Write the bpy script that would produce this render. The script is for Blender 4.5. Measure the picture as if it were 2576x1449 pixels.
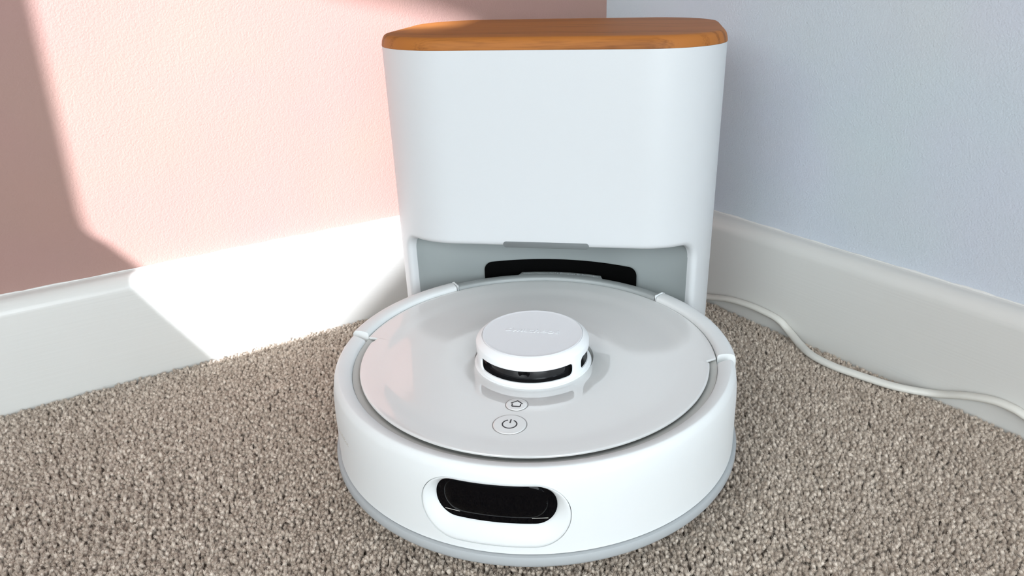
import bpy, bmesh, math, random
import numpy as np
from mathutils import Vector, Matrix
from mathutils.geometry import delaunay_2d_cdt

for o in list(bpy.data.objects):
    bpy.data.objects.remove(o, do_unlink=True)
scene = bpy.context.scene
COL = scene.collection
random.seed(4)
rng = np.random.default_rng(11)

# ------------------------------------------------------------------ room frame
# The corner of the two skirting faces; s runs along the pink wall, n along the white wall.
CX, CY = 0.07327, 0.38567
DL = Vector((-0.82598, -0.56371, 0.0))
DR = Vector((0.56371, -0.82598, 0.0))
def room(s, n, z):
    return Vector((CX, CY, 0)) + DL * s + DR * n + Vector((0, 0, z))

# ------------------------------------------------------------------ camera
F_PX = 2024.31
cam_d = bpy.data.cameras.new('camera')
cam = bpy.data.objects.new('camera', cam_d)
COL.objects.link(cam)
pitch, yaw, roll = 0.3704, -0.0172, -0.0255
fw = Vector((math.sin(yaw) * math.cos(pitch), math.cos(yaw) * math.cos(pitch), -math.sin(pitch)))
rt = Vector((math.cos(yaw), -math.sin(yaw), 0))
up = rt.cross(fw)
c_, s_ = math.cos(roll), math.sin(roll)
r2 = rt * c_ + up * s_
u2 = up * c_ - rt * s_
M = Matrix((r2, u2, -fw)).transposed().to_4x4()
M.translation = Vector((0.00465, -0.45425, 0.30298))
cam.matrix_world = M
cam_d.sensor_fit = 'HORIZONTAL'
cam_d.sensor_width = 36.0
cam_d.lens = F_PX / 2576 * 36.0
cam_d.shift_x = -38.6 / 2576
cam_d.shift_y = -31.9 / 2576
cam_d.clip_start = 0.01
scene.camera = cam

# ------------------------------------------------------------------ light
scene.view_settings.view_transform = 'Standard'
scene.view_settings.look = 'None'
scene.view_settings.gamma = 1.0
scene.view_settings.use_curve_mapping = False
scene.view_settings.exposure = 0.12
scene.cycles.max_bounces = 7
scene.cycles.diffuse_bounces = 4
scene.cycles.glossy_bounces = 3

world = bpy.data.worlds.new('sky')
scene.world = world
world.use_nodes = True
bg = world.node_tree.nodes['Background']
bg.inputs['Color'].default_value = (0.62, 0.78, 1.0, 1)
bg.inputs['Strength'].default_value = 1.0

SUN_K, SUN_M = 0.6, 0.5          # sun travel: for each metre of s it goes K in n and drops M
sun_dir = (-DL - DR * SUN_K - Vector((0, 0, SUN_M))).normalized()
sun_d = bpy.data.lights.new('sun', 'SUN')
sun = bpy.data.objects.new('sun', sun_d)
COL.objects.link(sun)
sun.rotation_euler = sun_dir.to_track_quat('-Z', 'Y').to_euler()
sun_d.energy = 16.5
sun_d.angle = math.radians(0.22)
sun_d.color = (0.95, 1.0, 1.08)

WIN_S = 2.0                       # the window wall, opposite the white wall
win_d = bpy.data.lights.new('window_daylight', 'AREA')
win = bpy.data.objects.new('window_daylight', win_d)
COL.objects.link(win)
win_d.shape = 'RECTANGLE'
win_d.size, win_d.size_y = 1.45, 1.0
win_d.energy = 26.0
win_d.color = (0.90, 0.975, 1.0)
win.location = room(WIN_S - 0.02, 1.15, 0.95)
win.rotation_euler = (-DL).to_track_quat('-Z', 'Z').to_euler()
fill_d = win_d.copy(); fill_o = bpy.data.objects.new('added_fill_light', fill_d)   # added fill light, at the unseen wall facing the pink wall
COL.objects.link(fill_o)
fill_d.size, fill_d.size_y = 1.3, 1.2
fill_d.energy = 36.0
fill_o.location = room(1.05, 2.26, 0.64)
fill_o.rotation_euler = (-DR).to_track_quat('-Z', 'Z').to_euler()

# ------------------------------------------------------------------ helpers
def link(name, me, mat=None, parent=None, smooth=True, angle=40, **props):
    o = bpy.data.objects.new(name, me)
    COL.objects.link(o)
    if mat is not None and len(me.materials) == 0:
        me.materials.append(mat)
    if smooth and len(me.polygons):
        me.polygons.foreach_set('use_smooth', [True] * len(me.polygons))
        me.set_sharp_from_angle(angle=math.radians(angle))
    if parent is not None:
        o.parent = parent
    for k, v in props.items():
        o[k] = v
    return o

def mesh(name, verts, faces):
    me = bpy.data.meshes.new(name)
    me.from_pydata([tuple(v) for v in verts], [], faces)
    bm = bmesh.new(); bm.from_mesh(me)
    bmesh.ops.remove_doubles(bm, verts=bm.verts, dist=1e-6)
    bmesh.ops.recalc_face_normals(bm, faces=bm.faces)
    bm.to_mesh(me); bm.free()
    me.update()
    return me

def empty(name, loc=(0, 0, 0), **props):
    o = bpy.data.objects.new(name, None)
    o.empty_display_size = 0.02
    COL.objects.link(o)
    o.location = loc
    for k, v in props.items():
        o[k] = v
    return o

class MB:
    def __init__(self): self.v = []; self.f = []
    def add(self, verts, faces):
        b = len(self.v)
        self.v += [Vector(p) for p in verts]
        self.f += [tuple(i + b for i in f) for f in faces]
    def grid(self, rows, close_u=False, close_v=False):
        n, m = len(rows), len(rows[0])
        fs = []
        for i in range(n if close_u else n - 1):
            for j in range(m if close_v else m - 1):
                i2, j2 = (i + 1) % n, (j + 1) % m
                fs.append((i * m + j, i * m + j2, i2 * m + j2, i2 * m + j))
        self.add([p for r in rows for p in r], fs)
    def lathe(self, prof, a0=0, a1=360, steps=180, cap=False, centre=(0, 0)):
        full = abs(a1 - a0 - 360) < 1e-6
        rows = []
        cnt = steps if full else steps + 1
        for i in range(cnt):
            a = math.radians(a0 + (a1 - a0) * i / steps)
            rows.append([(centre[0] + r * math.cos(a), centre[1] + r * math.sin(a), z) for r, z in prof])
        self.grid(rows, close_u=full)
        if cap and not full:
            m = len(prof)
            self.add(rows[0], [tuple(range(m))])
            self.add(rows[-1], [tuple(range(m))])
    def box(self, c, d):
        x, y, z = (q / 2 for q in d)
        vs = [(c[0] + i * x, c[1] + j * y, c[2] + k * z) for i in (-1, 1) for j in (-1, 1) for k in (-1, 1)]
        self.add(vs, [(0, 1, 3, 2), (4, 6, 7, 5), (0, 4, 5, 1), (2, 3, 7, 6), (0, 2, 6, 4), (1, 5, 7, 3)])
    def build(self, name, mat=None, parent=None, **kw):
        return link(name, mesh(name, self.v, self.f), mat, parent, **kw)

def inside(p, poly):
    x, y = p; r = False; n = len(poly)
    for i in range(n):
        x1, y1 = poly[i]; x2, y2 = poly[(i + 1) % n]
        if (y1 > y) != (y2 > y) and x < (x2 - x1) * (y - y1) / (y2 - y1) + x1:
            r = not r
    return r

def densify(poly, step, closed=True):
    out = []
    n = len(poly)
    for i in range(n if closed else n - 1):
        a, b = Vector(poly[i]), Vector(poly[(i + 1) % n])
        k = max(1, int(math.ceil((b - a).length / step)))
        out += [tuple(a.lerp(b, j / k)) for j in range(k)]
    if not closed: out.append(tuple(poly[-1]))
    return out

def rrect2(cx, cy, hw, hh, r, n=10):
    pts = []
    for sx, sy, a0 in ((1, -1, -90), (1, 1, 0), (-1, 1, 90), (-1, -1, 180)):
        for i in range(n + 1):
            a = math.radians(a0 + 90 * i / n)
            pts.append((cx + sx * (hw - r) + r * math.cos(a), cy + sy * (hh - r) + r * math.sin(a)))
    return pts

def rrect_m(cx, cy, hw, hh, r, n=12, m=14):
    p = rrect2(cx, cy, hw, hh, r, n); k = n + 1; out = []
    for q in range(4):
        seg = p[q * k:(q + 1) * k]; nx = p[((q + 1) % 4) * k]
        out += seg + [(seg[-1][0] + (nx[0] - seg[-1][0]) * j / (m + 1), seg[-1][1] + (nx[1] - seg[-1][1]) * j / (m + 1)) for j in range(1, m + 1)]
    return out

def sheet(outer, holes, gx, gy, fn):
    """Triangulated sheet over a 2D outline with holes, mapped to 3D by fn(u, v)."""
    pts, edges = [], []
    for loop in [outer] + holes:
        b = len(pts); n = len(loop)
        pts += [Vector(p) for p in loop]
        edges += [(b + i, b + (i + 1) % n) for i in range(n)]
    us = [p[0] for p in outer]; vs = [p[1] for p in outer]
    nu = max(2, int((max(us) - min(us)) / gx)); nv = max(2, int((max(vs) - min(vs)) / gy))
    bpts = np.array([(p.x / gx, p.y / gy) for p in pts])
    for i in range(1, nu):
        for j in range(1, nv):
            p = (min(us) + (max(us) - min(us)) * i / nu, min(vs) + (max(vs) - min(vs)) * j / nv)
            q = np.array((p[0] / gx, p[1] / gy))
            if ((bpts - q) ** 2).sum(1).min() < 0.16: continue
            if inside(p, outer) and not any(inside(p, h) for h in holes):
                pts.append(Vector(p))
    vo, eo, fo, *_ = delaunay_2d_cdt(pts, edges, [], 0, 1e-9)
    tris = []
    for f in fo:
        c = (sum(vo[i][0] for i in f) / len(f), sum(vo[i][1] for i in f) / len(f))
        if inside(c, outer) and not any(inside(c, h) for h in holes):
            tris.append(tuple(f))
    return [fn(p[0], p[1]) for p in vo], tris

def offset_loop(loop, d, closed=True):
    """Offset a counter-clockwise 2D loop towards its inside by d."""
    n = len(loop); out = []
    for i in range(n):
        a = Vector(loop[(i - 1) % n] if closed or i > 0 else loop[i])
        b = Vector(loop[(i + 1) % n] if closed or i < n - 1 else loop[i])
        t = (b - a).normalized()
        out.append((loop[i][0] - t.y * d, loop[i][1] + t.x * d))
    return out

def tube(path, rx, ry, seg=12, ref=Vector((0, 0, 1))):
    mb = MB(); rows = []
    n = len(path)
    for i, p in enumerate(path):
        t = (path[min(i + 1, n - 1)] - path[max(i - 1, 0)]).normalized()
        a = t.cross(ref).normalized(); b = a.cross(t).normalized()
        rows.append([p + a * rx * math.cos(q) + b * ry * math.sin(q) for q in [2 * math.pi * j / seg for j in range(seg)]])
    mb.grid(rows, close_v=True)
    mb.add(rows[0], [tuple(range(seg))]); mb.add(rows[-1], [tuple(range(seg))])
    return mb

def spline(pts, k=8):
    pts = [Vector(p) for p in pts]; out = []
    for i in range(len(pts) - 1):
        p0, p1, p2, p3 = pts[max(i - 1, 0)], pts[i], pts[i + 1], pts[min(i + 2, len(pts) - 1)]
        for j in range(k):
            t = j / k
            out.append(0.5 * ((2 * p1) + (p2 - p0) * t + (2 * p0 - 5 * p1 + 4 * p2 - p3) * t * t + (3 * p1 - p0 - 3 * p2 + p3) * t ** 3))
    out.append(pts[-1])
    return out

def text_mesh(body, size, extrude, shear=0.0, bold=0.0, width=None):
    cu = bpy.data.curves.new('lettering', 'FONT')
    cu.body = body; cu.size = size; cu.extrude = extrude; cu.shear = shear; cu.offset = bold
    cu.align_x = 'CENTER'; cu.align_y = 'CENTER'; cu.resolution_u = 3
    o = bpy.data.objects.new('lettering', cu)
    COL.objects.link(o)
    dg = bpy.context.evaluated_depsgraph_get()
    me = bpy.data.meshes.new_from_object(o.evaluated_get(dg))
    bpy.data.objects.remove(o, do_unlink=True)
    bpy.data.curves.remove(cu)
    if width:
        xs = [v.co.x for v in me.vertices]
        k = width / (max(xs) - min(xs)); mid = (max(xs) + min(xs)) / 2
        for v in me.vertices: v.co.x = (v.co.x - mid) * k
    return me

# ------------------------------------------------------------------ materials
def lin(r, g, b):
    f = lambda c: ((c / 255 + 0.055) / 1.055) ** 2.4 if c > 10 else c / 255 / 12.92
    return (f(r), f(g), f(b), 1)

def mat(name, col, rough=0.5, spec=0.5, bump=None, coat=0.0, coat_rough=0.05):
    m = bpy.data.materials.new(name); m.use_nodes = True
    nt = m.node_tree; b = nt.nodes['Principled BSDF']
    b.inputs['Base Color'].default_value = col
    b.inputs['Roughness'].default_value = rough
    b.inputs['Specular IOR Level'].default_value = spec
    b.inputs['Coat Weight'].default_value = coat
    b.inputs['Coat Roughness'].default_value = coat_rough
    if bump:
        scale, strength, dist = bump
        tc = nt.nodes.new('ShaderNodeTexCoord')
        n = nt.nodes.new('ShaderNodeTexNoise'); n.inputs['Scale'].default_value = scale; n.inputs['Detail'].default_value = 3
        bp = nt.nodes.new('ShaderNodeBump'); bp.inputs['Strength'].default_value = strength; bp.inputs['Distance'].default_value = dist
        nt.links.new(tc.outputs['Object'], n.inputs['Vector'])
        nt.links.new(n.outputs['Fac'], bp.inputs['Height'])
        nt.links.new(bp.outputs['Normal'], b.inputs['Normal'])
    return m

def nd(nt, kind, **kw):
    n = nt.nodes.new(kind)
    for k, v in kw.items():
        if k in n.inputs: n.inputs[k].default_value = v
        else: setattr(n, k, v)
    return n

def wall_paint(name, col, strength, chips=0.0):
    m = bpy.data.materials.new(name); m.use_nodes = True
    nt = m.node_tree; b = nt.nodes['Principled BSDF']; L = nt.links.new
    tc = nd(nt, 'ShaderNodeTexCoord')
    n1 = nd(nt, 'ShaderNodeTexNoise'); n1.inputs['Scale'].default_value = 720; n1.inputs['Detail'].default_value = 2
    n2 = nd(nt, 'ShaderNodeTexNoise'); n2.inputs['Scale'].default_value = 300; n2.inputs['Detail'].default_value = 2
    n3 = nd(nt, 'ShaderNodeTexNoise'); n3.inputs['Scale'].default_value = 9; n3.inputs['Detail'].default_value = 4
    ad = nd(nt, 'ShaderNodeMath', operation='MULTIPLY_ADD'); ad.inputs[1].default_value = 0.55
    bp = nd(nt, 'ShaderNodeBump'); bp.inputs['Strength'].default_value = strength; bp.inputs['Distance'].default_value = 0.0011
    for n in (n1, n2, n3): L(tc.outputs['Object'], n.inputs['Vector'])
    L(n2.outputs['Fac'], ad.inputs[0]); L(n1.outputs['Fac'], ad.inputs[2])
    # faint vertical scuffs in the plaster
    mp = nd(nt, 'ShaderNodeMapping'); mp.inputs['Scale'].default_value = (34, 34, 5)
    n4 = nd(nt, 'ShaderNodeTexNoise'); n4.inputs['Scale'].default_value = 1.0; n4.inputs['Detail'].default_value = 1
    L(tc.outputs['Object'], mp.inputs['Vector']); L(mp.outputs['Vector'], n4.inputs['Vector'])
    ad2 = nd(nt, 'ShaderNodeMath', operation='MULTIPLY_ADD'); ad2.inputs[1].default_value = 0.35
    L(n4.outputs['Fac'], ad2.inputs[0]); L(ad.outputs[0], ad2.inputs[2])
    L(ad2.outputs[0], bp.inputs['Height']); L(bp.outputs['Normal'], b.inputs['Normal'])
    # small pale chips
    vo = nd(nt, 'ShaderNodeTexVoronoi'); vo.inputs['Scale'].default_value = 19
    L(tc.outputs['Object'], vo.inputs['Vector'])
    lt_ = nd(nt, 'ShaderNodeMath', operation='LESS_THAN'); lt_.inputs[1].default_value = chips
    L(vo.outputs['Distance'], lt_.inputs[0])
    mx = nd(nt, 'ShaderNodeMix', data_type='RGBA'); mx.blend_type = 'MULTIPLY'
    mx.inputs[0].default_value = 0.12
    mx.inputs[6].default_value = col
    L(n3.outputs['Color'], mx.inputs[7])
    mx2 = nd(nt, 'ShaderNodeMix', data_type='RGBA')
    L(lt_.outputs[0], mx2.inputs[0]); L(mx.outputs[2], mx2.inputs[6]); mx2.inputs[7].default_value = lin(240, 228, 220)
    L(mx2.outputs[2], b.inputs['Base Color'])
    b.inputs['Roughness'].default_value = 0.75
    b.inputs['Specular IOR Level'].default_value = 0.3
    return m

M_PINK = wall_paint('pink_wall_paint', lin(162, 129, 120), 0.22, 0.016)
M_GREY = wall_paint('pale_grey_wall_paint', lin(200, 206, 213), 0.3)
M_CEIL = mat('ceiling_paint', lin(190, 190, 188), 0.9, 0.2)

def gloss_paint():
    m = bpy.data.materials.new('white_gloss_paint'); m.use_nodes = True
    nt = m.node_tree; b = nt.nodes['Principled BSDF']; L = nt.links.new
    uv = nd(nt, 'ShaderNodeUVMap')
    mp = nd(nt, 'ShaderNodeMapping'); mp.inputs['Scale'].default_value = (7, 420, 1)
    n = nd(nt, 'ShaderNodeTexNoise'); n.inputs['Scale'].default_value = 1.0; n.inputs['Detail'].default_value = 4
    L(uv.outputs['UV'], mp.inputs['Vector']); L(mp.outputs['Vector'], n.inputs['Vector'])
    mp2 = nd(nt, 'ShaderNodeMapping'); mp2.inputs['Scale'].default_value = (14, 30, 1)
    n2 = nd(nt, 'ShaderNodeTexNoise'); n2.inputs['Scale'].default_value = 1.0
    L(uv.outputs['UV'], mp2.inputs['Vector']); L(mp2.outputs['Vector'], n2.inputs['Vector'])
    ad = nd(nt, 'ShaderNodeMath', operation='MULTIPLY_ADD'); ad.inputs[1].default_value = 2.2
    L(n2.outputs['Fac'], ad.inputs[0]); L(n.outputs['Fac'], ad.inputs[2])
    bp = nd(nt, 'ShaderNodeBump'); bp.inputs['Strength'].default_value = 0.2; bp.inputs['Distance'].default_value = 0.0006
    L(ad.outputs[0], bp.inputs['Height']); L(bp.outputs['Normal'], b.inputs['Normal'])
    b.inputs['Base Color'].default_value = lin(209, 207, 202)
    b.inputs['Roughness'].default_value = 0.32
    return m
M_SKIRT = gloss_paint()
M_CAULK = mat('white_caulk', lin(216, 214, 210), 0.5, 0.4, bump=(900, 0.5, 0.0006))
M_SHELL = mat('satin_white_plastic', lin(205, 207, 208), 0.42, 0.5, bump=(2600, 0.06, 0.0003))
M_BUMPER = mat('matte_white_plastic', lin(226, 228, 227), 0.5, 0.4, bump=(2600, 0.06, 0.0003))
M_LID = mat('glossy_white_plastic', lin(224, 224, 222), 0.015, 1.0)
M_LID.node_tree.nodes['Principled BSDF'].inputs['IOR'].default_value = 1.68
M_RIM = mat('pale_grey_rubber', lin(170, 173, 174), 0.65, 0.3)
M_DECK = mat('light_grey_plastic', lin(194, 194, 189), 0.5, 0.4)
M_CAV = mat('grey_cavity_plastic', lin(147, 153, 152), 0.5, 0.4)
M_PANEL = mat('grey_translucent_panel', lin(160, 164, 163), 0.38, 0.5)
M_BLACK = mat('black_glass', (0.002, 0.002, 0.0025, 1), 0.05, 0.12)
M_BLACKR = mat('black_rubber', (0.0015, 0.0015, 0.0015, 1), 0.7, 0.05)
M_SMOKE = mat('smoked_plastic', (0.012, 0.012, 0.013, 1), 0.15, 0.5)
M_CAP = mat('turret_cap_plastic', lin(226, 227, 229), 0.45, 0.4, bump=(2600, 0.05, 0.0003))
M_TURRET = mat('turret_white_plastic', lin(240, 242, 242), 0.4, 0.5)
M_INK = mat('dark_grey_print', lin(62, 60, 62), 0.5, 0.3)
M_INKG = mat('grey_print', lin(196, 192, 184), 0.5, 0.3)
M_INKL = mat('pale_grey_print', lin(176, 180, 180), 0.5, 0.3)
M_GROOVE = mat('seam_grey', lin(150, 148, 145), 0.6, 0.3)
M_CABLE = mat('white_cable_sheath', lin(218, 215, 207), 0.35, 0.5)
M_WHEEL = mat('wheel_rubber', (0.02, 0.02, 0.02, 1), 0.7, 0.3)

def wood():
    m = bpy.data.materials.new('oak_wood'); m.use_nodes = True
    nt = m.node_tree; b = nt.nodes['Principled BSDF']; L = nt.links.new
    tc = nd(nt, 'ShaderNodeTexCoord')
    mp = nd(nt, 'ShaderNodeMapping'); mp.inputs['Scale'].default_value = (5, 46, 46)
    L(tc.outputs['Object'], mp.inputs['Vector'])
    n0 = nd(nt, 'ShaderNodeTexNoise'); n0.inputs['Scale'].default_value = 0.7; n0.inputs['Detail'].default_value = 3
    L(mp.outputs['Vector'], n0.inputs['Vector'])
    w = nd(nt, 'ShaderNodeTexWave', wave_type='BANDS', bands_direction='Y'); w.inputs['Scale'].default_value = 0.55
    w.inputs['Distortion'].default_value = 5.5; w.inputs['Detail'].default_value = 3; w.inputs['Detail Scale'].default_value = 0.8
    L(mp.outputs['Vector'], w.inputs['Vector'])
    mp2 = nd(nt, 'ShaderNodeMapping'); mp2.inputs['Scale'].default_value = (60, 1500, 900)
    L(tc.outputs['Object'], mp2.inputs['Vector'])
    n1 = nd(nt, 'ShaderNodeTexNoise'); n1.inputs['Scale'].default_value = 1.0; n1.inputs['Detail'].default_value = 2
    L(mp2.outputs['Vector'], n1.inputs['Vector'])
    mx0 = nd(nt, 'ShaderNodeMath', operation='MULTIPLY_ADD'); mx0.inputs[1].default_value = 0.45
    L(w.outputs['Fac'], mx0.inputs[0]); L(n0.outputs['Fac'], mx0.inputs[2])
    mx1 = nd(nt, 'ShaderNodeMath', operation='MULTIPLY_ADD'); mx1.inputs[1].default_value = 0.5
    L(n1.outputs['Fac'], mx1.inputs[0]); L(mx0.outputs[0], mx1.inputs[2])
    cr = nd(nt, 'ShaderNodeValToRGB')
    cr.color_ramp.elements[0].position = 0.45; cr.color_ramp.elements[0].color = lin(90, 49, 21)
    cr.color_ramp.elements[1].position = 1.25 / 1.4; cr.color_ramp.elements[1].color = lin(166, 103, 47)
    L(mx1.outputs[0], cr.inputs['Fac']); L(cr.outputs['Color'], b.inputs['Base Color'])
    b.inputs['Roughness'].default_value = 0.5
    b.inputs['Specular IOR Level'].default_value = 0.2
    return m
M_WOOD = wood()

def carpet_mat():
    m = bpy.data.materials.new('taupe_carpet_yarn'); m.use_nodes = True
    nt = m.node_tree; b = nt.nodes['Principled BSDF']; L = nt.links.new
    oi = nd(nt, 'ShaderNodeObjectInfo')
    cr = nd(nt, 'ShaderNodeValToRGB')
    cr.color_ramp.elements[0].color = lin(184, 167, 151); cr.color_ramp.elements[1].color = lin(226, 212, 197)
    L(oi.outputs['Random'], cr.inputs['Fac'])
    L(cr.outputs['Color'], b.inputs['Base Color'])
    b.inputs['Roughness'].default_value = 0.6
    b.inputs['Specular IOR Level'].default_value = 0.35
    b.inputs['Sheen Weight'].default_value = 0.25
    b.inputs['Sheen Roughness'].default_value = 0.4
    return m
M_YARN = carpet_mat()
M_FLOOR = mat('carpet_backing', lin(128, 116, 104), 0.95, 0.1, bump=(700, 0.8, 0.002))

# ------------------------------------------------------------------ room shell
T = 0.015           # skirting thickness: walls stand this far behind the skirting faces
FZ = -0.008         # carpet backing level; pile tips are at z = 0
S1, N1, CEIL = WIN_S, 2.3, 2.35
def slab(name, corners_in, nrm, thick, m, **kw):
    mb = MB()
    a = [Vector(p) for p in corners_in]
    b = [p - nrm * thick for p in a]
    mb.add(a + b, [(0, 1, 2, 3), (7, 6, 5, 4), (0, 4, 5, 1), (1, 5, 6, 2), (2, 6, 7, 3), (3, 7, 4, 0)])
    return mb.build(name, m, None, smooth=False, kind='structure', **kw)

slab('wall_left', [room(-T, -T, FZ), room(S1, -T, FZ), room(S1, -T, CEIL), room(-T, -T, CEIL)], DR, 0.1, M_PINK)
slab('wall_right', [room(-T, -T, FZ), room(-T, N1, FZ), room(-T, N1, CEIL), room(-T, -T, CEIL)], DL, 0.1, M_GREY)
# opening added to frame the fill light in the wall that faces the pink wall, also behind the camera
GS0, GS1, GZ0, GZ1 = 0.36, 1.74, 0.02, 1.27
vs, fs = sheet([(-T, FZ), (S1, FZ), (S1, CEIL), (-T, CEIL)], [[(GS0, GZ0), (GS1, GZ0), (GS1, GZ1), (GS0, GZ1)]], 0.5, 0.5, lambda a, z: room(a, N1, z))
wf = link('wall_front', mesh('wall_front', vs, fs), M_GREY, None, smooth=False, kind='structure')
md = wf.modifiers.new('thickness', 'SOLIDIFY'); md.thickness = 0.10; md.offset = 0
fill_frame = empty('fill_light_opening', room((GS0 + GS1) / 2, N1, GZ0), kind='structure')
Z = Vector((0, 0, 1))
slab('floor', [room(-T, -T, FZ), room(S1, -T, FZ), room(S1, N1, FZ), room(-T, N1, FZ)], Z, 0.05, M_FLOOR)
slab('ceiling', [room(-T, -T, CEIL), room(S1, -T, CEIL), room(S1, N1, CEIL), room(-T, N1, CEIL)], -Z, 0.1, M_CEIL)

# window wall behind the camera, with a window opening and an added sheet cut to shape the sun patch
WN0, WN1, WZ0, WZ1 = 0.42, 1.9, 0.66, 2.06
vs, fs = sheet([(-T, FZ), (N1, FZ), (N1, CEIL), (-T, CEIL)], [[(WN0, WZ0), (WN1, WZ0), (WN1, WZ1), (WN0, WZ1)]],
               0.5, 0.5, lambda n, z: room(S1, n, z))
me = mesh('wall_back', vs, fs)
wb = link('wall_back', me, M_GREY, None, smooth=False, kind='structure')
md = wb.modifiers.new('thickness', 'SOLIDIFY'); md.thickness = 0.12; md.offset = 0
# sunlit outline as it falls on the plane of the left skirting face (s, z)
PATCH = [(0.5140, 0.420), (0.5140, 0.150), (0.5125, 0.1365), (0.5085, 0.1290), (0.5010, 0.1225), (0.4840, 0.1010),
         (0.4690, 0.0834), (0.4557, 0.0616), (0.4441, 0.0430), (0.4166, 0.0007), (0.4130, -0.006), (0.3000, -0.006), (-0.06, -0.006), (-0.06, 0.420)]
# the far, soft-edged side of the sunlit outline is cut into a panel added outside
FAR_S = WIN_S + 4.0
FAR = [(0.62, 0.50), (0.62, -0.10), (0.40, -0.06), (0.310, -0.008), (0.262, 0.030), (0.205, 0.070), (0.160, 0.125), (0.135, 0.178), (0.112, 0.190), (0.080, 0.165),
       (0.034, 0.140), (0.045, 0.165), (0.085, 0.212), (0.150, 0.262), (0.215, 0.283), (0.290, 0.300), (0.40, 0.335), (0.5, 0.40)]
GAP = [(SUN_K * (WIN_S - s), z + SUN_M * (WIN_S - s)) for s, z in PATCH]
if sum(GAP[i][0] * GAP[(i + 1) % len(GAP)][1] - GAP[(i + 1) % len(GAP)][0] * GAP[i][1] for i in range(len(GAP))) < 0:
    GAP = GAP[::-1]
FARGAP = [(SUN_K * (FAR_S - s), z + SUN_M * (FAR_S - s)) for s, z in FAR][::-1]
fx = [p[0] for p in FARGAP]; fz = [p[1] for p in FARGAP]
vs, fs = sheet([(min(fx) - .3, min(fz) - .3), (max(fx) + .3, min(fz) - .3), (max(fx) + .3, max(fz) + .3), (min(fx) - .3, max(fz) + .3)], [FARGAP], 0.3, 0.3, lambda n, z: room(FAR_S, n, z))
wo = link('added_sun_panel', mesh('added_sun_panel', vs, fs), M_GREY, None, smooth=False, kind='structure')  # unseen floating panel, added to soften the far edge of the sun patch
md = wo.modifiers.new('thickness', 'SOLIDIFY'); md.thickness = 0.03; md.offset = 0
win1 = empty('window_1', room(S1, (WN0 + WN1) / 2, WZ0), kind='structure')
inv = Matrix.Translation(win1.location).inverted()
mb = MB()
for (a, b, c, d) in ((WN0, WN1, WZ0, WZ0 + .05), (WN0, WN1, WZ1 - .05, WZ1), (WN0, WN0 + .05, WZ0, WZ1), (WN1 - .05, WN1, WZ0, WZ1)):
    p = [room(S1 + e, n, z) - win1.location for e in (-.03, .03) for n in (a, b) for z in (c, d)]
    mb.add(p, [(0, 1, 3, 2), (4, 6, 7, 5), (0, 4, 5, 1), (2, 3, 7, 6), (0, 2, 6, 4), (1, 5, 7, 3)])
mb.build('opening_frame', M_SKIRT, win1, smooth=False)
mb = MB()
for (a, b, c, d) in ((GS0, GS1, GZ0, GZ0 + .04), (GS0, GS1, GZ1 - .04, GZ1), (GS0, GS0 + .04, GZ0, GZ1), (GS1 - .04, GS1, GZ0, GZ1)):
    p = [room(q, N1 + e, z) - fill_frame.location for e in (-.03, .03) for q in (a, b) for z in (c, d)]
    mb.add(p, [(0, 1, 3, 2), (4, 6, 7, 5), (0, 4, 5, 1), (2, 3, 7, 6), (0, 2, 6, 4), (1, 5, 7, 3)])
mb.build('opening_frame', M_SKIRT, fill_frame, smooth=False)  # frame of the opening added round the fill light
vs, fs = sheet([(WN0, WZ0), (WN1, WZ0), (WN1, WZ1), (WN0, WZ1)], [GAP], 0.4, 0.4, lambda n, z: room(S1, n, z) - win1.location)
bl = link('sun_mask', mesh('sun_mask', vs, fs), mat('white_mask_sheet', lin(236, 236, 232), 0.8, 0.2), win1, smooth=False)  # unseen sheet, added so its hole shapes the sun patch

# skirting boards
def skirting(name, s_of, length, nrm, h):
    """s_of(t, d, z): point t along the wall, d out from the wall face, z up."""
    prof = [(T, FZ), (T, h - 0.013)]
    for i in range(1, 9):
        a = math.radians(90 * i / 8)
        prof.append((T - 0.012 * (1 - math.cos(a)), h - 0.013 + 0.0118 * math.sin(a)))
    prof += [(0.002, h - 0.001), (0.0, h)]
    me = bpy.data.meshes.new(name)
    N = 40
    vs = []; uv = []
    vlen = 0; vl = [0]
    for i in range(1, len(prof)):
        vlen += math.hypot(prof[i][0] - prof[i - 1][0], prof[i][1] - prof[i - 1][1]); vl.append(vlen)
    for i in range(N + 1):
        t = length * i / N
        for (d, z), q in zip(prof, vl):
            vs.append(s_of(t, d, z)); uv.append((t, q))
    m = len(prof)
    fs = [(i * m + j, (i + 1) * m + j, (i + 1) * m + j + 1, i * m + j + 1) for i in range(N) for j in range(m - 1)]
    me.from_pydata([tuple(v) for v in vs], [], fs)
    ul = me.uv_layers.new(name='UVMap')
    for l in me.loops: ul.data[l.index].uv = uv[l.vertex_index]
    bm = bmesh.new(); bm.from_mesh(me); bmesh.ops.recalc_face_normals(bm, faces=bm.faces)
    if bm.faces[:] and bm.faces[0].normal.dot(nrm) < 0: bmesh.ops.reverse_faces(bm, faces=bm.faces)
    bm.to_mesh(me); bm.free()
    o = link(name, me, M_SKIRT, None, angle=60, kind='structure')
    # ragged line of caulk along the top
    mb = MB(); rows = []; q = 0.0; steps = int(length / 0.004)
    ph = random.random() * 10
    for i in range(steps + 1):
        t = length * i / steps
        hgt = 0.0002 + 0.0005 * math.sin(t * 31 + ph) + 0.0005 * math.sin(t * 143 + ph * 3) + random.uniform(0, 0.0007)
        hgt = max(hgt * 0.6, 0.00003)
        rows.append([s_of(t, 0.0012, h - 0.0012), s_of(t, 0.0003 + random.uniform(0, .0004), h + hgt * 0.5), s_of(t, 0.0, h + hgt)])
    mb.grid(rows)
    mb.build('caulk_line', M_CAULK, o)
    return o
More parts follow.
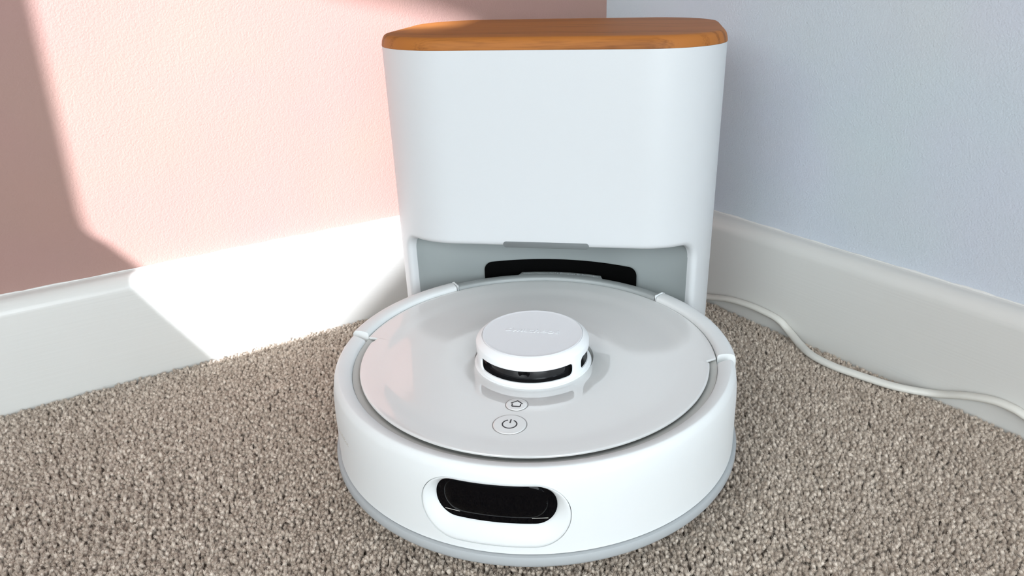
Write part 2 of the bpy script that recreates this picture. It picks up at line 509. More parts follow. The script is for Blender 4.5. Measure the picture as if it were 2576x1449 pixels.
skirting('baseboard_left', lambda t, d, z: room(t - T, -T + d, z), S1 + T, DR, 0.0853)
skirting('baseboard_right', lambda t, d, z: room(-T + d, t - T, z), N1 + T, DL, 0.0826)

# ------------------------------------------------------------------ carpet pile
def make_tuft(seed):
    r = np.random.default_rng(seed)
    vs, fs = [], []
    # soft rounded head of the cut yarn on its stem
    K = 9
    rings = [(-0.0085, 0.0008), (-0.0034, 0.0010), (-0.0020, 0.00114), (-0.0011, 0.00102), (-0.0006, 0.00068), (-0.0004, 0.00027)]
    for i, (z, rad) in enumerate(rings):
        for j in range(K):
            a = 2 * math.pi * j / K + i * 0.45
            q = rad * r.uniform(.78, 1.22)
            vs.append((q * math.cos(a), q * math.sin(a), z + r.uniform(-.00016, .00016)))
    for i in range(len(rings) - 1):
        for j in range(K):
            fs.append((i * K + j, i * K + (j + 1) % K, (i + 1) * K + (j + 1) % K, (i + 1) * K + j))
    fs.append(tuple((len(rings) - 1) * K + j for j in range(K)))
    # fine fibre ends bristling from the head
    for k in range(44):
        a = r.uniform(0, 2 * math.pi); rad = 0.00105 * math.sqrt(r.uniform(0, 1))
        ang = a + r.uniform(-.7, .7)
        z0 = -0.0012 - 0.0010 * (rad / 0.00105)
        top = 0.00040 - 0.0009 * (rad / 0.00105) ** 2 + r.uniform(-0.0005, 0.0004)
        out = r.uniform(0.0002, 0.0010)
        w = r.uniform(0.00004, 0.00009)
        px, py = -math.sin(ang + r.uniform(-1, 1)), math.cos(ang + r.uniform(-1, 1))
        b = len(vs)
        x0, y0 = rad * math.cos(a), rad * math.sin(a)
        for t, ww in ((0, 1.2), (0.6, 1.0), (1.0, 0.3)):
            x = x0 + out * t * math.cos(ang); y = y0 + out * t * math.sin(ang)
            z = z0 + (top - z0) * (1 - (1 - t) ** 1.5)
            vs.append((x + px * w * ww, y + py * w * ww, z)); vs.append((x - px * w * ww, y - py * w * ww, z))
        fs += [(b, b + 1, b + 3, b + 2), (b + 2, b + 3, b + 5, b + 4)]
    me = bpy.data.meshes.new('tuft')
    me.from_pydata(vs, [], fs); me.materials.append(M_YARN)
    me.polygons.foreach_set('use_smooth', [True] * len(me.polygons))
    return me
tuft_col = bpy.data.collections.new('tuft_shapes')
for i in range(6):
    o = bpy.data.objects.new('tuft', make_tuft(100 + i)); tuft_col.objects.link(o)

def smooth_noise(x, y, scale, seed):
    r = np.random.default_rng(seed)
    out = np.zeros_like(x)
    for k in range(7):
        a = r.uniform(0, 2 * np.pi); f = scale * r.uniform(.5, 1.6); p = r.uniform(0, 6.28)
        out += np.sin((x * np.cos(a) + y * np.sin(a)) * f + p)
    return out / 7 * 1.6

sp = 0.0026
gs = np.arange(0.0012, 0.80, sp); gn = np.arange(0.0012, 0.78, sp * 0.95)
S_, N_ = np.meshgrid(gs, gn, indexing='ij')
S_ = S_ + (np.arange(S_.shape[1]) % 2)[None, :] * sp * 0.5
S_ = S_.ravel(); N_ = N_.ravel()
S_ = S_ + rng.normal(0, sp * 0.2, S_.size); N_ = N_ + rng.normal(0, sp * 0.2, N_.size)
ok = (S_ > 0.0010) & (N_ > 0.0010)
S_, N_ = S_[ok], N_[ok]
X_ = CX + DL.x * S_ + DR.x * N_; Y_ = CY + DL.y * S_ + DR.y * N_
sy_, cy_ = math.sin(-0.1478), math.cos(-0.1478)
lx = (X_ - 0.0073) * cy_ + (Y_ - 0.0763) * sy_; ly = -(X_ - 0.0073) * sy_ + (Y_ - 0.0763) * cy_
under = (np.abs(lx) < 0.108) & (ly > 0.012) & (ly < 0.165)
keep = ~under & (np.hypot(X_, Y_) > 0.07)
X_, Y_, S_, N_ = X_[keep], Y_[keep], S_[keep], N_[keep]
n = X_.size
bigx = smooth_noise(X_, Y_, 38, 1); bigy = smooth_noise(X_, Y_, 38, 2); hz = smooth_noise(X_, Y_, 55, 3)
# a brushed patch on the left where the tufts lie in rows
comb = np.exp(-(((X_ + 0.27) / 0.10) ** 2 + ((Y_ + 0.05) / 0.09) ** 2))
row = np.sin((X_ * 0.93 + Y_ * 0.36) * 2 * np.pi / 0.0062)
tiltx = 0.30 * bigx + rng.normal(0, 0.22, n)
tilty = 0.30 * bigy + rng.normal(0, 0.22, n)
edge = np.minimum(S_, N_)
rot = np.stack([tilty, tiltx, rng.uniform(0, 2 * np.pi, n)], 1)
zz = rng.normal(-0.0006, 0.0006, n) + 0.0006 * hz + 0.0010 * comb * row - 0.0008 * comb
zz -= 0.0012 * np.exp(-edge / 0.004)
scl = rng.uniform(0.88, 1.15, n)
pm = bpy.data.meshes.new('carpet_pile')
pm.vertices.add(n)
pm.vertices.foreach_set('co', np.stack([X_, Y_, zz], 1).astype(np.float32).ravel())
a = pm.attributes.new('tuft_rot', 'FLOAT_VECTOR', 'POINT'); a.data.foreach_set('vector', rot.astype(np.float32).ravel())
a = pm.attributes.new('tuft_scale', 'FLOAT', 'POINT'); a.data.foreach_set('value', scl.astype(np.float32))
a = pm.attributes.new('tuft_kind', 'INT', 'POINT'); a.data.foreach_set('value', rng.integers(0, 6, n).astype(np.int32))
pm.materials.append(M_YARN)
pile = bpy.data.objects.new('carpet_pile', pm); COL.objects.link(pile)
pile['kind'] = 'stuff'; pile['label'] = 'short taupe cut pile carpet covering the floor'; pile['category'] = 'carpet'
ng = bpy.data.node_groups.new('carpet_tufts', 'GeometryNodeTree')
ng.interface.new_socket('Geometry', in_out='INPUT', socket_type='NodeSocketGeometry')
ng.interface.new_socket('Geometry', in_out='OUTPUT', socket_type='NodeSocketGeometry')
gi = ng.nodes.new('NodeGroupInput'); go = ng.nodes.new('NodeGroupOutput')
ci = ng.nodes.new('GeometryNodeCollectionInfo'); ci.inputs['Collection'].default_value = tuft_col
ci.inputs['Separate Children'].default_value = True; ci.inputs['Reset Children'].default_value = True
ip = ng.nodes.new('GeometryNodeInstanceOnPoints'); ip.inputs['Pick Instance'].default_value = True
def named(nm, ty):
    x = ng.nodes.new('GeometryNodeInputNamedAttribute'); x.data_type = ty; x.inputs['Name'].default_value = nm; return x
nr_, ns_, nk_ = named('tuft_rot', 'FLOAT_VECTOR'), named('tuft_scale', 'FLOAT'), named('tuft_kind', 'INT')
e2r = ng.nodes.new('FunctionNodeEulerToRotation')
ng.links.new(gi.outputs[0], ip.inputs['Points']); ng.links.new(ci.outputs[0], ip.inputs['Instance'])
ng.links.new(nr_.outputs['Attribute'], e2r.inputs[0]); ng.links.new(e2r.outputs[0], ip.inputs['Rotation'])
ng.links.new(ns_.outputs['Attribute'], ip.inputs['Scale']); ng.links.new(nk_.outputs['Attribute'], ip.inputs['Instance Index'])
ng.links.new(ip.outputs[0], go.inputs[0])
md = pile.modifiers.new('tufts', 'NODES'); md.node_group = ng

# ------------------------------------------------------------------ docking station
ST_W, ST_D, ST_CR, ST_H, TAPER = 0.2408, 0.178, 0.0546, 0.2509, 0.0183
station = empty('docking_station', (0.0073, 0.0763, 0.0), label='tall white docking station with a wood-look lid in the corner', category='docking station')
station.rotation_euler = (0, 0, -0.1478)

HWF = ST_W / 2 - ST_CR                       # half of the flat front
ARC = ST_CR * math.pi / 2
SIDE = ST_D - 2 * ST_CR
HALF = HWF + ARC + SIDE + ARC + HWF
def plan(u):
    """Point and outward normal on the rounded-rectangle plan, u from front centre to back centre, sign = side."""
    sg = 1 if u >= 0 else -1
    a = abs(u)
    if a <= HWF: return (sg * a, 0.0), (0.0, -1.0)
    a -= HWF
    if a <= ARC:
        q = a / ST_CR
        return (sg * (HWF + ST_CR * math.sin(q)), ST_CR - ST_CR * math.cos(q)), (sg * math.sin(q), -math.cos(q))
    a -= ARC
    if a <= SIDE: return (sg * ST_W / 2, ST_CR + a), (sg, 0.0)
    a -= SIDE
    if a <= ARC:
        q = a / ST_CR
        return (sg * (HWF + ST_CR * math.cos(q)), ST_D - ST_CR + ST_CR * math.sin(q)), (sg * math.cos(q), math.sin(q))
    a -= ARC
    return (sg * (HWF - a), ST_D), (0.0, 1.0)
def body_pt(u, z, depth=0.0):
    (x, y), (nx, ny) = plan(u)
    t = TAPER * (ST_H - z) + depth
    return Vector((x - nx * t, y - ny * t, z))

UO, ZT, RO, LIP = 0.1120, 0.1165, 0.012, 0.0042
def arch(uo, zt, r, n=8, step=0.003):
    pts = [(uo, 0.0)]
    pts += [(uo, zt - r)]
    pts += [(uo - r + r * math.cos(math.radians(90 * i / n)), zt - r + r * math.sin(math.radians(90 * i / n))) for i in range(1, n + 1)]
    pts += [(-x, z) for x, z in pts[::-1]]
    return densify(pts, step, closed=False)
arch_out = arch(UO + LIP, ZT + LIP, RO + LIP)
# order the outline: right foot -> right edge -> top -> left edge -> left foot -> arch back to the right foot
right_foot = densify([(UO + LIP, 0), (HALF, 0)], 0.006, False)
left_foot = densify([(-HALF, 0), (-UO - LIP, 0)], 0.006, False)
outline = right_foot[:-1] + densify([(HALF, 0), (HALF, ST_H)], 0.006, False)[:-1] + densify([(HALF, ST_H), (-HALF, ST_H)], 0.003, False)[:-1] \
    + densify([(-HALF, ST_H), (-HALF, 0)], 0.006, False)[:-1] + left_foot[:-1] + arch_out[::-1][:-1]
vs, fs = sheet(outline, [], 0.0045, 0.012, lambda u, z: body_pt(u, z))
mb = MB(); mb.add(vs, fs)
rows = []
NL = 7
for i in range(NL + 1):
    a = math.radians(90 * i / NL)
    k = LIP * (1 - math.sin(a))
    d = LIP * (1 - math.cos(a))
    rows.append((k, d))
m_out = arch_out
def arch_in(k):
    # shrink the outer arch curve by (LIP - k) towards the opening
    off = LIP - k
    out = []
    for (u, z) in m_out:
        cu = (UO + LIP) - (RO + LIP); cz = (ZT + LIP) - (RO + LIP)
        du = abs(u) - cu; dz = z - cz
        if du > 0 and dz > 0:
            L_ = math.hypot(du, dz); du -= du / L_ * off; dz -= dz / L_ * off
        elif dz > 0: dz -= off
        elif du > 0: du -= off
        out.append((math.copysign(cu + du, u) if abs(u) > 1e-9 else cu + du, cz + dz))
    return out
lip_rows = []
for k, d in rows:
    lip_rows.append([body_pt(u, z, d) for u, z in arch_in(k)])
for dd in (0.0065,):
    lip_rows.append([body_pt(u, z, dd) for u, z in arch_in(0)])
mb.grid(lip_rows)
body = mb.build('body_shell', M_SHELL, station, angle=50)

# cavity: concave wall around the robot, ceiling and floor
RC_Y = -math.hypot(0.0073, 0.0763) * 1.0
ctr = Vector((-0.0073, -0.0763)); ctr = Vector((ctr.x * cy_ + ctr.y * sy_, -ctr.x * sy_ + ctr.y * cy_))   # robot centre in station axes
edge_r = body_pt(UO, 0.06, 0.0062); edge_l = body_pt(-UO, 0.06, 0.0062)
def cav_curve(z, n=64):
    er = body_pt(UO, min(z, ZT - RO), 0.0062); el = body_pt(-UO, min(z, ZT - RO), 0.0062)
    a0 = math.atan2(er.x - ctr.x, er.y - ctr.y); a1 = math.atan2(el.x - ctr.x, el.y - ctr.y)
    r0 = math.hypot(er.x - ctr.x, er.y - ctr.y); r1 = math.hypot(el.x - ctr.x, el.y - ctr.y)
    pts = []
    for i in range(n + 1):
        a = a0 + (a1 - a0) * i / n
        re, ae = (r0, a0) if a > 0 else (r1, a1)
        t = max(0.0, min(1.0, (abs(a / ae) - 0.45) / 0.55)); t = t * t * (3 - 2 * t)
        rr = 0.1290 * (1 - t) + re * t
        pts.append(Vector((ctr.x + rr * math.sin(a), ctr.y + rr * math.cos(a), z)))
    return pts
mb = MB()
zs = [0.0] + [0.006 + (ZT + 0.0005 - 0.006) * i / 14 for i in range(15)]
mb.grid([cav_curve(z) for z in zs])
front = [body_pt(u, ZT, 0.0055) + Vector((0, 0, 0.0004)) for u in [(-UO + RO * .8) + 2 * (UO - RO * .8) * i / 40 for i in range(41)]]
back = cav_curve(ZT)[::-1]
mb.grid([front, [back[int(round(i * 64 / 40))] for i in range(41)]])
fl = cav_curve(0.006)[::-1]
mb.add(fl, [tuple(range(len(fl)))])
mb.build('dock_cavity', M_CAV, station, angle=50)

# black suction opening set into the cavity wall
mb = MB()
hole = rrect2(0.0025, 0.0655, 0.0600, 0.0245, 0.006)
vs, fs = sheet(densify(hole, 0.004), [], 0.004, 0.006,
               lambda u, z: Vector((ctr.x + 0.1284 * math.sin(u / 0.1284), ctr.y + 0.1284 * math.cos(u / 0.1284), z)))
mb.add(vs, fs)
mb.build('suction_port', M_BLACKR, station)
# grey pill-shaped finger notch at the top edge of the opening
mb = MB()
pill = rrect2(0.0012, 0.1182, 0.0298, 0.0018, 0.0017, 8)
fr = [Vector((u, body_pt(u, z).y - 0.0004, z)) for u, z in pill]
fr2 = [Vector((u, body_pt(u, z).y - 0.0001, z)) for u, z in rrect2(0.0012, 0.1182, 0.0302, 0.0022, 0.0021, 8)]
bk = [p + Vector((0, 0.007, 0)) for p in fr2]
mb.grid([fr, fr2, bk], close_v=True); mb.add(fr, [tuple(range(len(fr)))]); mb.add(bk, [tuple(range(len(bk)))])
mb.build('finger_notch', mat('mid_grey_plastic', lin(108, 112, 112), 0.5, 0.3), station)

# wood-look lid
mb = MB(); rows = []
NP = 200
lid_prof = [(0.0012, -0.0012), (0.0004, -0.0003), (-0.0001, 0.0002), (-0.0001, 0.0012), (0.0003, 0.0035), (0.0010, 0.0056), (0.0020, 0.0070), (0.0034, 0.0078), (0.0048, 0.0080), (0.0060, 0.00805), (0.020, 0.0081)]
for d, z in lid_prof:
    row_ = []
    for i in range(NP):
        u = -HALF + 2 * HALF * i / NP
        (x, y), (nx, ny) = plan(u)
        row_.append((x - nx * d, y - ny * d, ST_H + z))
    rows.append(row_)
mb.grid(rows, close_v=True)
mb.add(rows[-1], [tuple(range(NP))]); mb.add(rows[0], [tuple(range(NP))])
mb.build('wood_lid', M_WOOD, station, angle=35, label='oak-coloured wooden lid')

# ------------------------------------------------------------------ robot vacuum
robot = empty('robot_vacuum', (0, 0, 0), label='round white robot vacuum parked in front of the dock', category='robot vacuum')
RM = Matrix.Rotation(0.0383, 4, 'X') @ Matrix.Rotation(-0.0023, 4, 'Y') @ Matrix.Rotation(-0.172, 4, 'Z')
robot.rotation_euler = RM.to_euler()
R0 = 0.1240
FRONT = 270.0

# chassis with the recessed deck under the lid
mb = MB()
mb.lathe([(0.0, 0.0165), (0.100, 0.0165), (0.113, 0.0180), (0.1165, 0.022), (0.1165, 0.050), (0.1118, 0.052), (0.1118, 0.0741), (0.1085, 0.0732), (0.1060, 0.0722), (0.1030, 0.0706), (0.030, 0.0700), (0.0, 0.0700)], steps=160)
mb.build('chassis', M_DECK, robot)
# grey skirt rim round the foot
mb = MB()
mb.lathe([(0.1150, 0.0185), (0.1195, 0.0185), (0.1235, 0.0195), (0.1256, 0.0212), (0.1264, 0.0228), (0.1264, 0.0262), (0.1258, 0.0272), (0.1242, 0.0276), (0.1150, 0.0276)], steps=220)
mb.build('base_rim', M_RIM, robot)
# wheels
for sx in (-1, 1):
    mb = MB(); rows = []
    prof = [(0.0, -0.008), (0.030, -0.008), (0.033, -0.005), (0.033, 0.005), (0.030, 0.008), (0.0, 0.008)]
    for i in range(40):
        a = 2 * math.pi * i / 40
        rows.append([(sx * 0.085 + h, r * math.cos(a), 0.0335 + r * math.sin(a)) for r, h in prof])
    mb.grid(rows, close_u=True)
    mb.build('wheel', M_WHEEL, robot)

# bumper: front shell from notch to notch, with the sensor opening
A0, A1 = FRONT - 91.0, FRONT + 91.0
ZB, ZW = 0.0280, 0.0735
def rb(z):
    return float(np.interp(z, [0.028, 0.058, 0.063, 0.0665, 0.0695, 0.0725, 0.0735], [0.1241, 0.1240, 0.12392, 0.12375, 0.1235, 0.12305, 0.1228]))
def cyl(u, z, r=R0):
    a = math.radians(FRONT) + u / R0
    r = r - R0 + rb(z)
    return Vector((r * math.cos(a), r * math.sin(a), z))
UB = math.radians(91.0) * R0
BZC, BZH, BZW = 0.0515, 0.0193, 0.0395
bez = rrect2(0, BZC, BZW, BZH, 0.0188, 12)
bez = densify(bez, 0.002)
NB = 184
outl = densify([(-UB, ZB), (UB, ZB)], 2 * UB / NB + 1e-9, False)[:-1] + densify([(UB, ZB), (UB, ZW)], 0.006, False)[:-1] \
    + densify([(UB, ZW), (-UB, ZW)], 2 * UB / NB + 1e-9, False)[:-1] + densify([(-UB, ZW), (-UB, ZB)], 0.006, False)[:-1]
mb = MB()
vs, fs = sheet(outl, [bez], 0.0042, 0.006, cyl)
mb.add(vs, fs)
prof = [(rb(ZW), ZW), (0.1224, 0.0750), (0.1213, 0.0770), (0.1203, 0.0781), (0.1198, 0.0784), (0.1192, 0.0785),
        (0.1160, 0.0776), (0.1132, 0.0763), (0.1124, 0.0756), (0.1120, 0.0745), (0.1119, 0.0640)]
mb.lathe(prof, A0, A1, NB)
for a in (A0, A1):
    q = math.radians(a)
    pp = [(R0, ZB)] + prof + [(0.1118, ZB)]
    mb.add([(r * math.cos(q), r * math.sin(q), z) for r, z in pp], [tuple(range(len(pp)))])
# thin return into the sensor opening
bi = offset_loop(bez, 0.0)
mb.grid([[cyl(u, z, R0) for u, z in bez], [cyl(u, z, R0 - 0.0015) for u, z in bez]], close_v=True)
bumper = mb.build('bumper', M_BUMPER, robot, angle=45)

# sensor bezel and black window
WZC, WZH, WW = 0.0555, 0.0118, 0.0328
def ring_between(k, depth):
    """Loop blended between the bezel outline (k=0) and the window outline (k=1)."""
    win_l = rrect_m(0, WZC, WW, WZH, 0.0114, 12)
    bez_l = rrect_m(0, BZC, BZW - 0.0003, BZH - 0.0003, 0.0185, 12)
    return [cyl(p[0] + (q[0] - p[0]) * k, p[1] + (q[1] - p[1]) * k, R0 - depth) for p, q in zip(bez_l, win_l)]
bezel = MB()
bezel.grid([ring_between(0, 0.0015), ring_between(0, 0.0003), ring_between(0.05, 0.00005), ring_between(0.14, 0.00010), ring_between(0.32, 0.0005), ring_between(0.52, 0.0013), ring_between(0.72, 0.0023),
            ring_between(0.88, 0.0033), ring_between(0.97, 0.0042), ring_between(1.0, 0.0050)], close_v=True)
bz = bezel.build('sensor_bezel', M_BUMPER, robot, angle=60)
mb = MB()
vs, fs = sheet(densify(rrect2(0, WZC, WW + 0.0002, WZH + 0.0002, 0.0114, 12), 0.003), [], 0.004, 0.004, lambda u, z: cyl(u, z, R0 - 0.0046))
mb.add(vs, fs)
sw = mb.build('sensor_window', M_BLACK, robot, label='glossy black sensor window')
# inner lens panel behind the window edge, slightly proud
mb = MB()
lens = rrect_m(0, WZC + 0.0016, WW * 0.86, WZH * 0.86, 0.0098, 12)
top_l = [cyl(u, z, R0 - 0.0039) for u, z in offset_loop(lens, 0.0011)]
vs, fs = sheet(densify(offset_loop(lens, 0.0011), 0.003), [], 0.004, 0.004, lambda u, z: cyl(u, z, R0 - 0.0039))
mb.add(vs, fs)
mb.grid([[cyl(u, z, R0 - 0.0047) for u, z in lens], top_l], close_v=True)
mb.build('lens_panel', M_BLACK, sw)
for sx in (-1, 1):
    mb = MB()
    a = [cyl(sx * (0.0195 + 0.0085 * t), 0.0471 + 0.00012 * w, R0 - 0.0044) for t in (0, 1) for w in (-1, 1)]
    b = [p * 1.0 + Vector((0, 0.0002, 0)) for p in a]
    mb.add(a + b, [(0, 1, 3, 2), (4, 6, 7, 5), (0, 4, 5, 1), (2, 3, 7, 6), (0, 2, 6, 4), (1, 5, 7, 3)])
    mb.build('contact_strip', M_INKG, sw)

# rear: side rails, grey rear panel with its lettered tab
REAR = 90.0
rail = [(0.1235, ZB), (0.1236, 0.0740), (0.1232, 0.0765), (0.1222, 0.0780), (0.1206, 0.0787), (0.1180, 0.0788), (0.1150, 0.0785), (0.1130, 0.0778), (0.1124, 0.0766), (0.1123, 0.064)]
rail_c = rail + [(0.1123, ZB)]
for sg in (-1, 1):
    a0, a1 = REAR + sg * 40.2, REAR + sg * 85.8
    mb = MB(); mb.lathe(rail, min(a0, a1), max(a0, a1), 60)
    for a in (a0, a1):
        q = math.radians(a); mb.add([(r * math.cos(q), r * math.sin(q), z) for r, z in rail_c], [tuple(range(len(rail_c)))])
    mb.build('side_rail', M_BUMPER, robot, angle=45)
    # low bridge visible in the notch between rail and bumper
    mb = MB(); mb.lathe([(0.1216, ZB), (0.1214, 0.0665), (0.1204, 0.0692), (0.1184, 0.0706), (0.1110, 0.0716)],
                        min(REAR + sg * 85.5, REAR + sg * 89.6), max(REAR + sg * 85.5, REAR + sg * 89.6), 6)
    mb.build('notch_bridge', M_BUMPER, robot)
    # thin white fin at the seam
    fin = [(0.1236, 0.060), (0.1237, 0.0745), (0.1228, 0.0780), (0.1200, 0.0793), (0.1130, 0.0790), (0.1126, 0.060)]
    mb = MB()
    b0, b1 = sorted((REAR + sg * 39.35, REAR + sg * 39.62))
    mb.lathe(fin, b0, b1, 2, cap=True)
    mb.build('seam_fin', M_TURRET, robot)
pan = [(0.1205, ZB), (0.1205, 0.0742), (0.1203, 0.0763), (0.1197, 0.0774), (0.1187, 0.0779), (0.1142, 0.0779), (0.1132, 0.0776), (0.1127, 0.0770), (0.1123, 0.064)]
mb = MB(); mb.lathe(pan, REAR - 39.2, REAR + 39.2, 90)
# tab: radius swells to reach further back
rows = []
for i in range(61):
    az = -15.5 + 31.0 * i / 60
    t = max(0.0, min(1.0, (15.5 - abs(az)) / 1.6)); t = t * t * (3 - 2 * t)
    q = math.radians(REAR - az)
    ro = 0.1198 + 0.0047 * t
    rows.append([(r * math.cos(q), r * math.sin(q), z) for r, z in [(0.1165, 0.0760), (0.1165, 0.07793), (ro - 0.0010, 0.07793), (ro - 0.0003, 0.0776), (ro, 0.0770), (ro, 0.0740), (0.1165, 0.0740)]])
mb.grid(rows, close_v=True)
panel = mb.build('rear_panel', M_PANEL, robot, angle=45)
tm = text_mesh('Robot Vacuum K11+ Designed By SwitchBot', 0.0027, 0.00004, bold=0.00004, width=0.0575)
for vtx in tm.vertices:
    r = 0.1212 + vtx.co.y; q = math.radians(REAR) - vtx.co.x / 0.1212
    vtx.co = Vector((r * math.cos(q), r * math.sin(q), 0.07796 + vtx.co.z))
link('lettering', tm, M_INKL, panel, smooth=False)

# top cover
def lid_r(az):       # azimuth from the rear, degrees
    a = abs(((az + 180) % 360) - 180)
    if a < 86.4: return 0.1116
    if a < 86.9: return 0.1116 + (0.1056 - 0.1116) * (a - 86.4) / 0.5
    if a < 88.4: return 0.1056 + 0.0002 * (a - 86.9)
    if a < 89.2: return 0.1059 + 0.0014 * (a - 88.4) / 0.8
    return 0.1073
azs = []
a = 0.0
while a < 360:
    azs.append(a)
    b = abs(((a + 180) % 360) - 180)
    a += 0.1 if 86.0 < b < 89.5 else 2.0
    a = round(a, 4)
    if 84.0 < b < 86.0: a = min(a, 86.0) if a <= 180 else a
mb = MB(); rows = []
for az in azs:
    R = lid_r(az); q = math.radians(REAR - az)
    prof = [(0.0370, 0.0690), (0.0370, 0.0733), (0.0376, 0.07375), (0.060, 0.0738), (0.084, 0.0739), (0.0885, 0.07395), (0.0910, 0.0741), (0.0935, 0.0744), (0.0970, 0.0749), (0.1000, 0.0753)]
    prof = [(r, z) for r, z in prof]
    prof += [(R - 0.0036, 0.0756), (R - 0.0012, 0.07585), (R - 0.0004, 0.0757), (R, 0.0753), (R, 0.0745), (R - 0.0006, 0.0742), (R - 0.004, 0.0742)]
    rows.append([(r * math.cos(q), r * math.sin(q), z) for r, z in prof])
mb.grid(rows, close_u=True)
cover = mb.build('top_cover', M_LID, robot, angle=50)

# buttons
def button(y, r, draw):
    z0 = 0.07385
    mb = MB(); mb.lathe([(0, z0 + 0.00012), (r + 0.00045, z0 + 0.00012), (r + 0.00055, z0 - 0.0006)], steps=56, centre=(0, y))
    gb = mb.build('button', M_GROOVE, robot)
    mb = MB(); mb.lathe([(0, z0 + 0.00062), (r - 0.0009, z0 + 0.00062), (r - 0.0004, z0 + 0.00056), (r - 0.00005, z0 + 0.00036), (r, z0 - 0.0004)], steps=56, centre=(0, y))
    mb.build('button_cap', M_LID, gb, angle=60)
    mb = MB()
    def stroke(pts, w=0.00034, closed=False):
        n = len(pts); L_, R_ = [], []
        for i, p in enumerate(pts):
            p0 = Vector(pts[i - 1]) if i > 0 else Vector(p); p1 = Vector(pts[i + 1]) if i < n - 1 else Vector(p)
            t = (p1 - p0).normalized(); nn = Vector((-t.y, t.x))
            c = 1.0
            if 0 < i < n - 1:
                t0 = (Vector(p) - p0).normalized(); c = max(0.4, nn.dot(Vector((-t0.y, t0.x))))
            L_.append(Vector(p) + nn * w / c); R_.append(Vector(p) - nn * w / c)
        zt_, zb_ = z0 + 0.00072, z0 + 0.0004
        mb.grid([[(q.x, q.y + y, zb_) for q in L_], [(q.x, q.y + y, zt_) for q in L_], [(q.x, q.y + y, zt_) for q in R_], [(q.x, q.y + y, zb_) for q in R_]])
    draw(stroke)
    mb.build('icon', M_INK, gb, smooth=False)
def home_icon(st):
    st([(-0.0034, 0.0002), (0.0, 0.0031), (0.0034, 0.0002)])
    st([(-0.0024, -0.0001), (-0.0024, -0.0022), (-0.0021, -0.0027), (0.0021, -0.0027), (0.0024, -0.0022), (0.0024, -0.0001)])
def power_icon(st):
    st([(0.0039 * math.sin(math.radians(a)), -0.0002 + 0.0039 * math.cos(math.radians(a))) for a in range(24, 337, 8)], 0.00036)
    st([(0, 0.0006), (0, 0.0042)], 0.00036)
button(-0.0572, 0.0061, home_icon)
button(-0.0772, 0.0091, power_icon)

# lidar turret
TC = (0.0, -0.0041)
turret_base = MB()
turret_base.lathe([(0.020, 0.0705), (0.0361, 0.0690), (0.0363, 0.0733), (0.0360, 0.0740), (0.0352, 0.0744), (0.030, 0.0744), (0.020, 0.0744)], steps=120, centre=TC)
turret_base.build('turret_base', M_TURRET, robot)
RT, TZ0, TZ1 = 0.0347, 0.0738, 0.0882
def tcyl(u, z, r=RT):
    a = math.radians(FRONT) + u / RT
    return Vector((TC[0] + r * math.cos(a), TC[1] + r * math.sin(a), z))
UT = math.pi * RT
holes = []
for c in (-120, 0, 120):
    holes.append(densify(rrect2(math.radians(c) * RT, 0.0805, math.radians(54.5) * RT, 0.0044, 0.0034, 7), 0.0018))
NT = 120
ob = densify([(-UT, TZ0), (UT, TZ0)], 2 * UT / NT + 1e-9, False)[:-1] + densify([(UT, TZ0), (UT, TZ1)], 0.003, False)[:-1] \
    + densify([(UT, TZ1), (-UT, TZ1)], 2 * UT / NT + 1e-9, False)[:-1] + densify([(-UT, TZ1), (-UT, TZ0)], 0.003, False)[:-1]
# keep the seam at the back inside a pillar
vs, fs = sheet(ob, holes, 0.0024, 0.003, tcyl)
mb = MB(); mb.add(vs, fs)
for h in holes:
    rr = []
    for i in range(5):
        a = math.radians(90 * i / 4)
        rr.append([tcyl(u, z, RT - 0.0005 * (1 - math.cos(a))) for u, z in offset_loop(h, 0.0005 * math.sin(a))])
    rr.append([tcyl(u, z, RT - 0.0011) for u, z in offset_loop(h, 0.0005)])
    mb.grid(rr, close_v=True)
mb.lathe([(RT, TZ1), (0.03465, 0.0887), (0.0342, 0.0894), (0.0333, 0.0903), (0.0322, 0.0913), (0.0314, 0.0918), (0.0310, 0.09195), (0.0309, 0.0917)], steps=NT, centre=TC)
mb.build('turret_shell', M_TURRET, robot, angle=50)
mb = MB()
mb.lathe([(0.0, 0.0921), (0.028, 0.0921), (0.0298, 0.09215), (0.0303, 0.0923), (0.03065, 0.0922), (0.0308, 0.0917)], steps=NT, centre=TC)
cap = mb.build('turret_cap', M_CAP, robot, angle=60)
tm = text_mesh('SwitchBot', 0.0064, 0.00019, shear=0.2, bold=0.0002, width=0.0335)
for vtx in tm.vertices:
    vtx.co = Vector((TC[0] + vtx.co.x - 0.0002, TC[1] + vtx.co.y + 0.0022, 0.09212 + vtx.co.z))
link('lettering', tm, M_CAP, cap, smooth=False)
mb = MB()
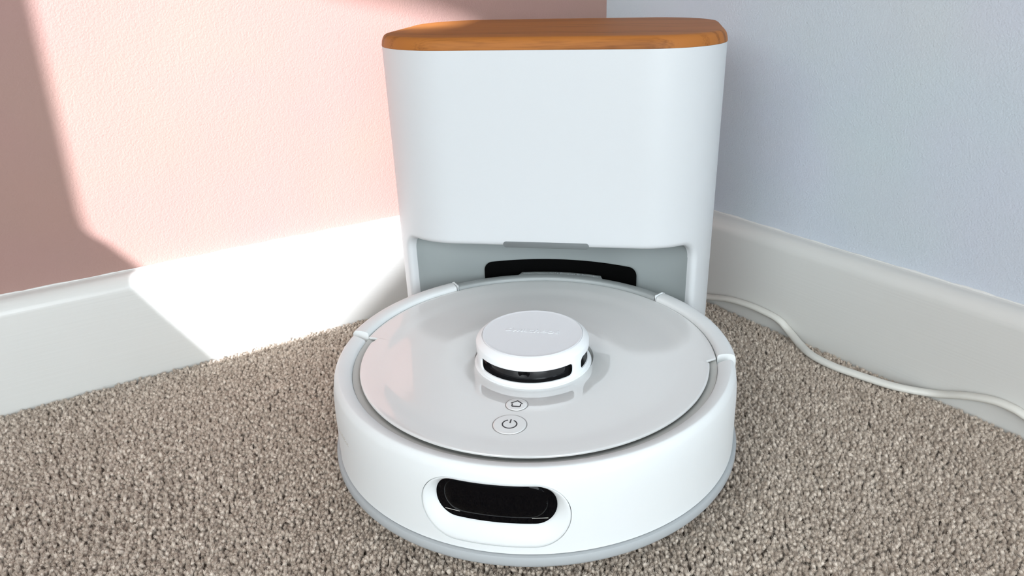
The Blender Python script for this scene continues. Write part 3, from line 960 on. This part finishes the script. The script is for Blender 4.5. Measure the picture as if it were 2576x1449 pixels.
mb.lathe([(0.0, 0.0746), (0.0334, 0.0746), (0.0333, 0.0766), (0.0305, 0.0770), (0.0296, 0.0858), (0.0, 0.0858)], steps=90, centre=TC)
core = mb.build('turret_core', M_SMOKE, robot, label='black lidar core')
mb = MB(); rows = []
for r, d in [(0.0, 0.0), (0.0030, 0.0), (0.0036, -0.0003), (0.0038, -0.0012)]:
    rows.append([(TC[0] + r * math.cos(a), TC[1] - 0.0302 - d, 0.0803 + r * math.sin(a)) for a in [2 * math.pi * j / 28 for j in range(28)]])
mb.grid(rows, close_v=True)
mb.build('lidar_lens', M_BLACK, core)
# print on the left flank of the bumper
tm = text_mesh('SwitchBot', 0.0042, 0.00004, width=0.022)
for vtx in tm.vertices:
    q = math.radians(FRONT - 53.0) + vtx.co.x / R0
    r = R0 + 0.00003 + vtx.co.z
    vtx.co = Vector((r * math.cos(q), r * math.sin(q), 0.0555 + vtx.co.y))
link('lettering', tm, M_INKG, bumper, smooth=False)

# ------------------------------------------------------------------ power cable along the white skirting
cp = [(0.085, 0.012, 0.004), (0.125, 0.006, 0.003), (0.1500, 0.0040, 0.0030), (0.1662, 0.0036, 0.0052), (0.1885, 0.0036, 0.0107), (0.2112, 0.0036, 0.0132), (0.2316, 0.0036, 0.0130), (0.2470, 0.0036, 0.0110),
      (0.2583, 0.0040, 0.0052), (0.2756, 0.0115, 0.0022), (0.2945, 0.0205, 0.0022), (0.3151, 0.0230, 0.0022), (0.3349, 0.0206, 0.0022), (0.3642, 0.0140, 0.0022),
      (0.3887, 0.0040, 0.0040), (0.4108, 0.0036, 0.0121), (0.4293, 0.0036, 0.0169), (0.4425, 0.0036, 0.0170), (0.4495, 0.0036, 0.0155), (0.475, 0.0036, 0.009), (0.52, 0.006, 0.003), (0.62, 0.02, 0.0022), (0.80, 0.015, 0.0022), (1.2, 0.02, 0.0022)]
path = spline([room(off, nn, z) for nn, off, z in cp], 8)
mb = tube(path, 0.0036, 0.0027, 16)
cab = mb.build('power_cable', M_CABLE, None, label='white power cable running along the right skirting board', category='cable')
